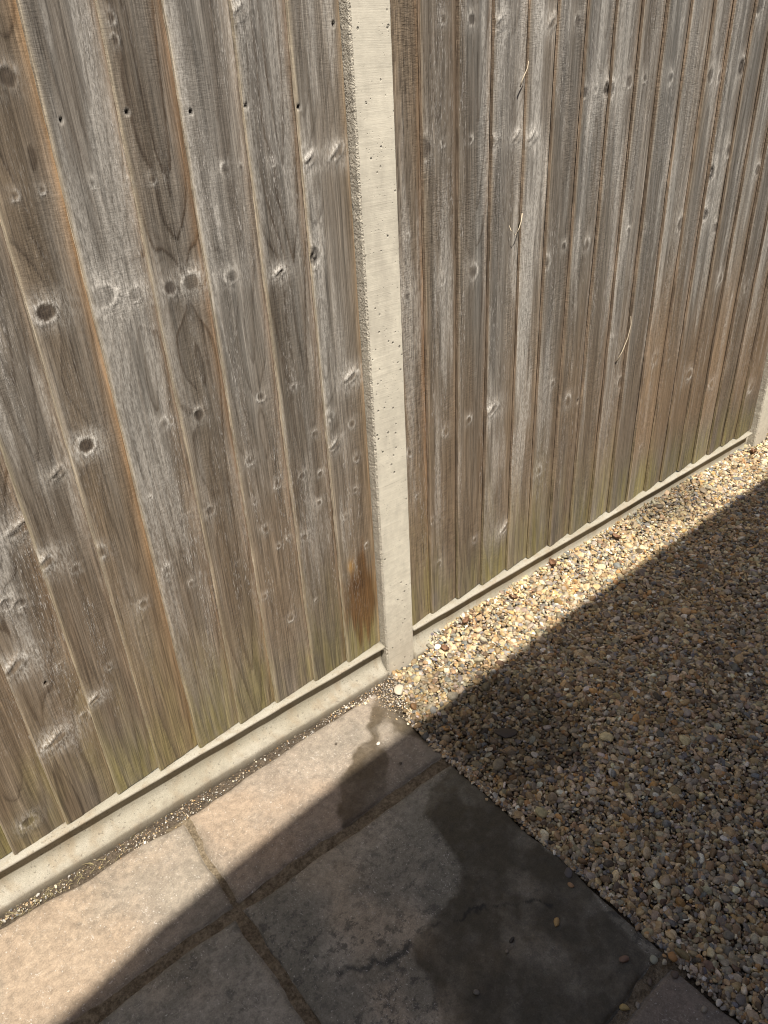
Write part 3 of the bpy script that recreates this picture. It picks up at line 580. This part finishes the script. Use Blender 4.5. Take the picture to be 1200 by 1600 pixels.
    # sheltered, less weathered timber beside the next board's edge
    she = np.exp(-np.abs(1-U)*wide/.010)*(U <= 1.02)+ (U > 1.02)
    C = mix(C, np.array(style.get('warmcol', (.30, .175, .085))), np.clip(she*style.get('warm', .5)*(.7+.5*n2), 0, 1))
    C = mix(C, np.array(style.get('edge', (.38, .32, .23))), np.exp(-lx/.0028)*style.get('edgew', .7))
    # knots: the pale halo puts the bumps' bright highlights into the colour
    C = mix(C, silver, np.clip(halo*.22, 0, .4))
    C = C*(1-.25*kring)[..., None]
    C = mix(C, np.array([.040, .031, .026]), np.clip(knot_dark, 0, 1)); C = mix(C, np.array([.015, .012, .010]), np.clip(hole, 0, 1))
    C = mix(C, silver*1.3, np.clip(pale, 0, 1)*.6)
    # green algae and damp browning near the ground
    gr = sstep(.46+.30*n2, .12, Z)*np.clip(.55+.8*n2+.9*fbm(X*24+seed, Z*7, seed+61, 4), 0, 1.15); C = mix(C, np.array([.20, .168, .070])*t, np.clip(gr*.82, 0, .9)*(1-.5*np.clip(late, 0, 1)))
    br = sstep(.95, .45, Z+.12*n2)*(1-sstep(.35, .15, Z)); C = mix(C, np.array([.185, .130, .082])*t, np.clip(br*style.get('damp', .35), 0, 1))
    if side == 'stain':
        q = np.sqrt(((X+.105)/.060)**2+((Z-.285)/.135)**2)+.55*fbm(X*70, Z*7, 5, 4)+.2*fbm(X*14, Z*14, 6, 2)
        s = sstep(1.2, .6, q); C = mix(C, np.array([.115, .058, .020]), s*.88)
        C = mix(C, np.array([.42, .24, .07]), np.exp(-((X+.130)/.009)**2-((Z-.385)/.018)**2)*.6); C = mix(C, np.array([.05, .025, .012]), np.exp(-((X+.112)/.02)**2-((Z-.32)/.03)**2)*.55)
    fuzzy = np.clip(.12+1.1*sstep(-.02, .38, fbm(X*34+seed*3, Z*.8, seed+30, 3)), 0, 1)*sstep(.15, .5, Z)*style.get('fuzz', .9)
    # ---------------- relief
    rel = .00042*(late-.4)*late_s*2 + hgt - .004*hole + .0005*fbm(X*90, Z*10, seed+33, 3) + .0008*fbm(X*12, Z*2.2, seed+34, 2)
    Yf = Yf - rel
    Yf = Yf + .0022*np.exp(-lx/.0013)                                  # eased arris
    Xw = X + wob*(1 if xend is None else .0)
    if xend is not None: Xw = X + wob*(1-u[:, None])
    Yb = np.broadcast_to((-.0056 + .0078*u)[:, None], X.shape)
    Yb = np.maximum(Yb, Yf+.003)
    # split ends at the bottom
    Zj = Z + (.0018*fbm(X*70, X*0+seed, seed+40, 2))*np.exp(-(Z-zb)/.01)
    ox, oy, oz = origin
    front = np.stack([Xw-ox, Yf-oy, Zj-oz], -1); n = nu*nz
    i, j = np.meshgrid(np.arange(nu-1), np.arange(nz-1), indexing='ij'); a = (i*nz+j).ravel()
    F = [np.stack([a, a+nz, a+nz+1, a+1], 1)]
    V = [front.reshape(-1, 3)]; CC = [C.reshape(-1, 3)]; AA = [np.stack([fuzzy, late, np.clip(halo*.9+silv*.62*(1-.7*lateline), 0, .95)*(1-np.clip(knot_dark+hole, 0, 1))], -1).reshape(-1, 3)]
    cnt = n
    edge_c = np.array(style.get('edgeface', (.50, .39, .24)))
    jz = np.arange(nz)
    # thick left face (own vertices: sharp corner, own colour)
    nt_ = 4
    ys = [Yf[0]*(1-k/(nt_-1))+Yb[0]*(k/(nt_-1)) for k in range(nt_)]
    ef = np.stack([np.stack([Xw[0]-ox-.0004*vnoise(Z[0]*60+k*7, Z[0]*0, seed+50)*(0 < k), ys[k]-oy, Zj[0]-oz], -1) for k in range(nt_)])
    V.append(ef.reshape(-1, 3)); ec = edge_c[None, None, :]*(1+.22*vnoise(Z[0]*14, Z[0]*0, seed+51)+.14*vnoise(Z[0]*90, Z[0]*0, seed+52))[None, :, None]*np.ones((nt_, 1, 1))
    gz = sstep(.5, .12, Z[0])[None, :, None]; ec = ec*(1-.45*gz)+np.array([.26, .23, .10])*.45*gz
    CC.append(ec.reshape(-1, 3)); AA.append(np.zeros((nt_*nz, 3)))
    for k in range(nt_-1):
        b0 = cnt+k*nz; F.append(np.stack([b0+jz[:-1], b0+jz[1:], b0+nz+jz[1:], b0+nz+jz[:-1]], 1))
    cnt += nt_*nz
    # bottom, top, right and back from coarse duplicates
    def strip(A, B, col):
        nonlocal cnt
        m_ = len(A); V.append(np.concatenate([A, B])); CC.append(np.tile(np.array(col), (2*m_, 1))); AA.append(np.zeros((2*m_, 3)))
        k = np.arange(m_-1); F.append(np.stack([cnt+k, cnt+m_+k, cnt+m_+k+1, cnt+k+1], 1)); cnt += 2*m_
    back = np.stack([Xw-ox, Yb-oy, Zj-oz], -1)
    strip(front[:, 0], back[:, 0], (.16, .13, .07)); strip(back[:, -1], front[:, -1], (.2, .16, .1)); strip(front[-1], back[-1], (.3, .2, .11))
    strip(back[0], back[-1], (.2, .14, .09))
    m = raw_mesh('board', np.concatenate(V), np.concatenate(F))
    set_color(m, 'col', np.clip(np.concatenate(CC), .008, .85)); set_color(m, 'aux', np.clip(np.concatenate(AA), 0, 1))
    return link('board', m, mat, parent)

W = 0.0475
POSTS = [-1.905, 0.0, 1.905, 3.81]
rng = np.random.RandomState(77)
def panel(x0, x1, starts, label, mat, styles, near):
    """starts: left (thick) edge of every board"""
    root = empty('fence_panel', ((x0+x1)/2, 0, Z0)); org = ((x0+x1)/2, 0, Z0)
    tag(root, label, 'fence panel', 'feather-edge fence panels')
    xs = list(starts)+[x1]
    for i in range(len(starts)):
        last = i == len(starts)-1
        st = dict(styles(i, xs[i])); rx, rz = near(xs[i], xs[i+1])
        make_board(xs[i], xs[i+1], int(abs(xs[i]*1000))+i*13+5, rx, rz, mat, root, org, st, 'stain' if st.get('stain') else None, xend=x1 if last else None)
    for z in (.24, .92, 1.58):
        bm = bmesh.new(); add_box(bm, (x0-org[0]-.012, .0035, z-org[2]), (x1-org[0]+.012, .030, z+.045-org[2]), .002)
        link('rail', bmmesh('rail', bm), M_RAIL, root)
    bm = bmesh.new(); add_box(bm, (x0-org[0], -.028, Z1+.001-org[2]), (x1-org[0], .034, Z1+.021-org[2]), .003)
    link('capping_rail', bmmesh('capping_rail', bm), M_RAIL, root)
    return root

# left panel: measured board edges, then on to the left out of view
LS = [-1.853+.107*k for k in range(8)] + [-1.002, -.897, -.785, -.688, -.590, -.480, -.380, -.268, -.163]
LSTY = {-.785: dict(grey=.72, tone=.95, warm=.30, silver=.55, edge=(.42, .36, .24)),
        -.688: dict(grey=.10, tone=1.12, warm=.8, warmcol=(.36, .215, .105), late=.75, pith=.62, vee=.34, d0=.090, k=.034, ring=.0105, dark=.12, silver=.12, fuzz=.25),
        -.590: dict(grey=.75, tone=1.0, warm=.45, silver=.5, pith=.62, ring=.0075, late=.55),
        -.480: dict(grey=.55, tone=.92, warm=.55, warmcol=(.34, .20, .10), dark=.55, silver=.3, pith=.55, vee=.36, d0=.09, k=.034, ring=.0095, late=.95),
        -.380: dict(grey=.85, tone=1.1, warm=.35, silver=.65, pith=.6, late=.45),
        -.268: dict(grey=.65, tone=.88, warm=.4, dark=.7, silver=.4, late=.85, pith=.6, vee=.33),
        -.163: dict(grey=.62, tone=1.05, warm=.75, warmcol=(.33, .22, .115), silver=.55, dark=.3, pith=.15, late=.4, stain=True)}
def lsty(i, x):
    s = dict(edgeface=(.50, .425, .315), auto=x < -1.0, grey=.6, tone=1.0, warm=.28)
    s.update(LSTY.get(round(x, 3), {})); return s
panel(-1.905+W+.003, -W-.0025, LS, 'weathered grey brown feather-edge fence panel left of the central concrete post', M_WOOD_L, lsty,
      lambda a, b: (.0021, .0034) if b > -1.06 else (.008, .012))
RS = [W+.0025, .128, .226, .325, .432, .524, .623, .724, .824, .920, 1.025, 1.130, 1.222, 1.330, 1.427, 1.529, 1.628, 1.724]
def rsty(i, x):
    r = np.random.RandomState(i+400); s = dict(edgeface=tuple(np.array([.25, .19, .135])*r.uniform(.8, 1.25)), grey=r.uniform(.55, .95), tone=r.uniform(.84, 1.2), hue=r.uniform(-.02, .04), warm=r.uniform(.15, .5), edge=(.30, .23, .15), edgew=.35,
                                             silver=r.uniform(.45, .85), dark=r.uniform(.15, .5), late=r.uniform(.25, .55), damp=.4)
    if i == 0: s.update(grey=.25, pith=1.6, late=.6, ring=.004, warm=.8, warmcol=(.26, .15, .075))
    if i in (10, 11, 12, 13, 14, 16, 17): s.update(damp=.95, silver=.55)
    return s
panel(W+.0025, 1.905-W-.003, RS, 'weathered silver grey feather-edge fence panel rising above the sunlit gravel strip', M_WOOD_R, rsty, lambda a, b: (.0028, .0042) if a < .9 else (.0036, .0052))
FS = [1.905+W+.003+.101*k for k in range(18)]
panel(1.905+W+.003, 3.81-W-.003, FS, 'far feather-edge fence panel just showing beyond the second concrete post', M_WOOD_R,
      lambda i, x: dict(auto=True, edgeface=(.3, .2, .12), warm=.3), lambda a, b: (.008, .012))

# ------------------------------------------------------------------ concrete posts
def post(x, label, seed):
    p = -.0279; hw = W; H = 1.86; sd = .048                   # front face y, half width, height, slot depth
    sy0, sy1 = .0012, .043; yb = .095; c = .004
    prof = [(-hw+c, p), (hw-c, p), (hw, p+c), (hw, sy0), (hw-.022, sy0+.004), (hw-.022, sy1-.004), (hw, sy1), (hw, yb-c), (hw-c, yb), (-hw+c, yb), (-hw, yb-c), (-hw, sy1), (-hw+.022, sy1-.004), (-hw+.022, sy0+.004), (-hw, sy0), (-hw, p+c)]
    zs = np.linspace(-.045, H, 260); V = []; F = []; fm = []; n = len(prof)
    for z in zs:
        for j, (a, b) in enumerate(prof):
            k = .0009*vnoise(np.array([z*55.]), np.array([j*1.3+seed]), seed)[0] if j in (0, 1, 2, 15) else 0
            V.append((a+k*(1 if j in (0, 15) else -.5), b+.4*abs(k), z))
    for i in range(len(zs)-1):
        for j in range(n):
            a = i*n+j; b = i*n+(j+1) % n; F.append((a, b, b+n, a+n)); fm.append(0 if j in (0, 8) else 1)
    F.append(tuple(range(n))[::-1]); F.append(tuple((len(zs)-1)*n+j for j in range(n))); fm += [1, 1]
    m = pymesh('concrete_post', V, F, False, fm)
    o = link('concrete_post', m, [M_CONC, M_CONC_SIDE], None, (x, 0, 0))
    return tag(o, label, 'fence post', 'slotted concrete fence posts')
post(0.0, 'pale slotted concrete post between the two fence panels, nearest the camera', 1)
post(1.905, 'second concrete post at the far right end of the gravel strip', 2)
post(-1.905, 'concrete post at the hidden left end of the fence', 3)

# ------------------------------------------------------------------ concrete gravel boards
def gravel_board(x0, x1, gl, gr, label, seed):
    """recessed concrete plinth: lip on top, hollow, coved foot; gl / gr: how far the thick front stops short of the posts"""
    T = .0995
    pr = [(-.0235, T), (-.0262, T-.0010), (-.0274, T-.003), (-.0274, T-.0060), (-.0262, T-.0078), (-.0110, T-.0098), (-.0075, T-.0115)]
    pr += [(-.0065, .052)]
    for k in range(9):                                                   # cove out to the foot
        a = k/8*math.pi/2; pr.append((-.0065-.028*(1-math.cos(a)), .047-.032*math.sin(a)) if k < 8 else (-.0345, .015))
    pr += [(-.0355, .008), (-.0355, -.04), (.026, -.04), (.026, T)]
    j = lambda x, y, z: (.0006*vnoise(np.array([x*22+seed]), np.array([z*30]), seed)[0]+.0012*vnoise(np.array([x*2.+seed]), np.array([z*3]), seed+1)[0], 0 if z < 0 else .0005*vnoise(np.array([x*14+seed]), np.array([y*10]), seed+2)[0])
    xc = (x0+x1)/2
    m = extrude_profile('gravel_board', [(a, b) for a, b in pr], x0+gl-xc, x1-gr-xc, 240, True, lambda x, y, z: j(x+xc, y, z))
    # tongue that enters the post slots
    bm = bmesh.new(); bm.from_mesh(m)
    for q0, q1 in ((x0-.014-xc, x0+gl+.002-xc), (x1-gr-.002-xc, x1+.014-xc)): add_box(bm, (q0, .002, -.038), (q1, .0245, T-.002))
    bm.to_mesh(m); bm.free()
    for f in m.polygons: f.use_smooth = f.area < .01
    o = link('gravel_board', m, M_KERB, None, (xc, 0, 0))
    return tag(o, label, 'gravel board', 'concrete gravel boards under the panels')
gravel_board(-1.905+W, -W, .004, .005, 'cream concrete gravel board with coved foot along the paving slabs', 3)
gravel_board(W, 1.905-W, .003, .030, 'concrete gravel board half buried behind the sunlit gravel', 7)
gravel_board(1.905+W, 3.81-W, .006, .006, 'concrete gravel board beyond the second post', 9)

# ------------------------------------------------------------------ single stones, leaves, twigs
def stone(x, y, lx, ly, lz, rz, col, label, seed, z=0.0, name='pebble', ang=.25, group='loose pebbles on the slabs', tilt=(0, 0)):
    o = link(name, pebble_mesh(seed, 2, ang), M_PEB1, None, (x, y, z+lz*.78)); o.scale = (lx, ly, lz); o.rotation_euler = (tilt[0], tilt[1], rz); o.color = (*col, 1)
    return tag(o, label, 'stone' if name != 'pebble' else 'pebble', group)
ST = [(-.148, -.722, .0125, .0085, .0035, .9, (.11, .10, .095), 'dark grey flat pebble on wet slab near its gravel edge'),
      (-.166, -.743, .0075, .0055, .0045, 1.9, (.34, .21, .11), 'small tan pebble just below the dark flat pebble on slab'),
      (-.246, -.773, .0095, .0065, .0055, .6, (.42, .28, .12), 'yellow tan oval pebble alone on the wet slab'),
      (-.335, -.740, .0075, .005, .0035, .2, (.06, .05, .04), 'dark chip in the middle of the wet slab'),
      (-.358, -.749, .004, .0035, .003, .2, (.20, .17, .13), 'tiny grey chip beside the dark chip on wet slab'),
      (-.453, -.763, .0065, .005, .004, 2.2, (.17, .15, .12), 'small dull grey chip nearest the bottom edge of the wet slab'),
      (-.207, -.898, .0115, .006, .005, -.45, (.20, .125, .085), 'brown elongated pebble near the slab corner'),
      (-.169, -.933, .0095, .008, .006, .3, (.34, .34, .26), 'squarish grey green pebble on the slab corner'),
      (-.159, -.948, .0062, .006, .005, .8, (.46, .40, .29), 'small round pale pebble between grey green and orange ones'),
      (-.140, -.953, .0098, .0088, .0075, .4, (.40, .215, .085), 'round orange brown pebble at the joint end'),
      (-.162, -.972, .0085, .0075, .004, .1, (.14, .105, .08), 'dull brown flat pebble below the orange pebble'),
      (-.146, -.990, .0055, .0035, .003, 1.1, (.52, .45, .36), 'small cream chip on the lower slab below the dull brown pebble'),
      (-.203, -.949, .008, .0055, .0045, .8, (.155, .12, .09), 'blocky brown pebble lodged in the joint'),
      (-.274, -.946, .0105, .0062, .005, -1.0, (.40, .29, .12), 'mottled yellow pebble lodged in the joint at bottom'),
      (-.253, -.958, .0058, .0045, .004, .9, (.30, .26, .21), 'pale grey pebble beside the yellow one in joint'),
      (-.176, -1.038, .0072, .006, .005, 0, (.32, .28, .22), 'triangular grey chip on the lower slab'),
      (-.149, -1.048, .0072, .0052, .0055, .5, (.66, .60, .50), 'white chip on the lower slab near gravel'),
      (-.140, -.879, .0068, .0055, .0045, .3, (.33, .23, .14), 'tan pebble on the dry slab edge beside gravel'),
      (-.223, -.201, .0062, .0042, .003, .4, (.62, .56, .46), 'white chip on dry island of the wet sunlit slab'),
      (-.301, -.133, .0042, .0035, .003, .4, (.10, .08, .06), 'small dark speck of stone on the sunlit slab'),
      (-.221, -.283, .0045, .0038, .003, .4, (.11, .09, .07), 'small dark chip on slab in the shadow near joint')]
for k, (x, y, a, b, c, rz, col, lab) in enumerate(ST):
    z = -.0085 if 'joint' in lab and 'end' not in lab and 'near' not in lab else -.0015
    stone(x, y, a, b, c, rz, col, lab, 300+k, z)
stone(-.068, -.099, .020, .0155, .007, .8, (.50, .43, .33), 'large pale angular stone in front of the central post', 341, 0.0, 'stone_chip', .45, None)
stone(.028, -.386, .034, .021, .006, -.45, (.060, .048, .038), 'flat dark slate piece lying in the shaded gravel', 342, .0005, 'slate_piece', .45, None)
def leaf(x, y, z, L, wd, rz, curl, label, seed):
    rs = np.random.RandomState(seed); V = []; F = []; nu, nv = 13, 7
    for top in (0, 1):
        for i in range(nu):
            s = i/(nu-1); hw = wd*math.sin(math.pi*min(1, s*.96+.02))**.75*(1+.12*math.sin(s*19))
            for j in range(nv):
                q = (j/(nv-1))*2-1
                V.append((L*(s-.5), hw*q*(1-.25*curl), curl*(.35*L*abs(s-.5)**1.5*2+wd*.9*abs(q)**1.6)+.0011*math.sin(s*23+q*3)+(.0004 if top else 0)+rs.uniform(0, .0006)))
    n = nu*nv
    for i in range(nu-1):
        for j in range(nv-1):
            a = i*nv+j; F += [(a, a+1, a+nv+1, a+nv), (n+a, n+a+nv, n+a+nv+1, n+a+1)]
    o = link('dry_leaf', pymesh('dry_leaf', V, F, True), M_LEAF, None, (x, y, z)); o.rotation_euler = (rs.uniform(-.3, .3), rs.uniform(-.3, .3), rz)
    return tag(o, label, 'leaf', 'dry leaves in the gravel')
gh = lambda x, y: float(gravel_height(np.array([x]), np.array([y]))[0])
for (x, y, L, wd, rz, cu, lab) in [(.632, -.030, .042, .012, 1.1, .8, 'curled brown dry leaf against the gravel board'),
                                   (.232, -.040, .030, .010, .2, .9, 'crumpled brown leaf on sunlit gravel near the central post'),
                                   (.120, -.075, .026, .010, 1.9, .8, 'small brown leaf scrap beside the foot of the central post'),
                                   (.915, -.060, .035, .013, 1.5, .7, 'reddish brown leaf in the middle of the sunlit gravel strip'),
                                   (1.80, -.055, .040, .015, .4, .7, 'rusty leaf lying at the foot of the second post'),
                                   (.420, -.050, .026, .009, 2.2, .8, 'thin brown leaf on gravel between the crumpled and curled leaves')]:
    leaf(x, y, gh(x, y)+.005, L, wd, rz, cu, lab, int(x*1000))
def tube(name, pts, rad, mat, label=None, cat=None, parent=None, taper=.35, ns=6):
    P_ = [Vector(p) for p in pts]; V = []; F = []
    for i, p in enumerate(P_):
        t = (P_[min(i+1, len(P_)-1)]-P_[max(i-1, 0)]).normalized(); a = t.orthogonal().normalized(); b = t.cross(a); r = rad*(1-(1-taper)*i/(len(P_)-1))
        for k in range(ns): V.append(p+a*r*math.cos(k*2*math.pi/ns)+b*r*math.sin(k*2*math.pi/ns))
    for i in range(len(P_)-1):
        for k in range(ns): a = i*ns+k; b = i*ns+(k+1) % ns; F.append((a, b, b+ns, a+ns))
    F.append(tuple(range(ns))[::-1]); F.append(tuple((len(P_)-1)*ns+k for k in range(ns)))
    o = link(name, pymesh(name, V, F, True), mat, parent)
    if label: tag(o, label, cat)
    return o
tube('twig', [(.035, -.846, gh(.04, -.85)+.006), (.06, -.842, gh(.06, -.84)+.007), (.085, -.834, gh(.08, -.83)+.006), (.105, -.822, gh(.1, -.82)+.005)], .0022, M_TWIG, 'short reddish brown twig on the shaded gravel', 'twig', None, .6)
tube('twig', [(.150, -.030, gh(.15, -.03)+.006), (.180, -.033, gh(.18, -.03)+.011), (.205, -.036, gh(.2, -.03)+.010), (.222, -.045, gh(.22, -.04)+.006)], .0011, M_TWIG, 'thin dark twig beside the crumpled leaf by the post', 'twig', None, .6)
tube('wood_splinter', [(.402, -.0175, 1.368), (.408, -.020, 1.385), (.418, -.022, 1.402), (.424, -.019, 1.415)], .0016, M_STRAW, 'pale wood splinter near the top of the right panel', 'splinter')
tube('wood_splinter', [(.426, -.0175, 1.112), (.420, -.021, 1.096), (.410, -.023, 1.080), (.398, -.024, 1.070), (.386, -.021, 1.082), (.384, -.017, 1.092)], .0014, M_STRAW, 'hooked pale wood splinter midway up the right panel', 'splinter')
tube('grass_stem', [(.868, -.015, .640), (.884, -.020, .668), (.899, -.023, .705), (.909, -.022, .742), (.912, -.016, .765)], .0018, M_STRAW, 'curved pale grass stem caught on the right panel', 'grass stem')

# ------------------------------------------------------------------ house across the path whose eaves cast the shade
H_E = 2.9; k_ = H_E/to_sun.z
SH = [(-8, -.55), (-1.05, -.315), (-.83, -.272), (-.645, -.25), (-.34, -.222), (.15, -.203), (.5, -.185), (1.26, -.174), (1.71, -.169), (9, -.12)]
eave = [(x+to_sun.x*k_, y+to_sun.y*k_) for x, y in SH]
house = empty('brick_house', (0, -3.6, 0)); tag(house, 'brick house across the path, out of view, whose eaves shade the gravel', 'house')
ho = Vector((0, -3.6, 0))
bm = bmesh.new(); add_box(bm, (-9, -9, -.045), (8, -2.35, 2.72)); link('wall', bmmesh('wall', bm), M_BRICK, house, -ho)
V = []; F = []; n = len(eave)
for x, y in eave: V += [(x, y-.01, H_E-.02), (x, y-.01, H_E-.17), (x, -2.35, H_E-.17), (x, -6.1, H_E+2.0), (x, -9.3, H_E-.1)]
for i in range(n-1):
    a = i*5; b = a+5
    for j in range(4): F.append((a+j, b+j, b+j+1, a+j+1)) if j != 2 else None
    F.append((a, a+3, b+3, b)); F.append((a+3, a+4, b+4, b+3))
F = [f for f in F if f]
link('roof', pymesh('roof', V, F), M_TILE, house, -ho)
V = []; F = []
for x, y in eave:
    for q in range(9):
        t = math.pi*q/8; V.append((x, y-.05+.05*math.cos(t), H_E-.052*math.sin(t)))
for i in range(n-1):
    for q in range(8): a = i*9+q; F.append((a, a+1, a+10, a+9))
link('gutter', pymesh('gutter', V, F, True), M_UPVC, house, -ho)
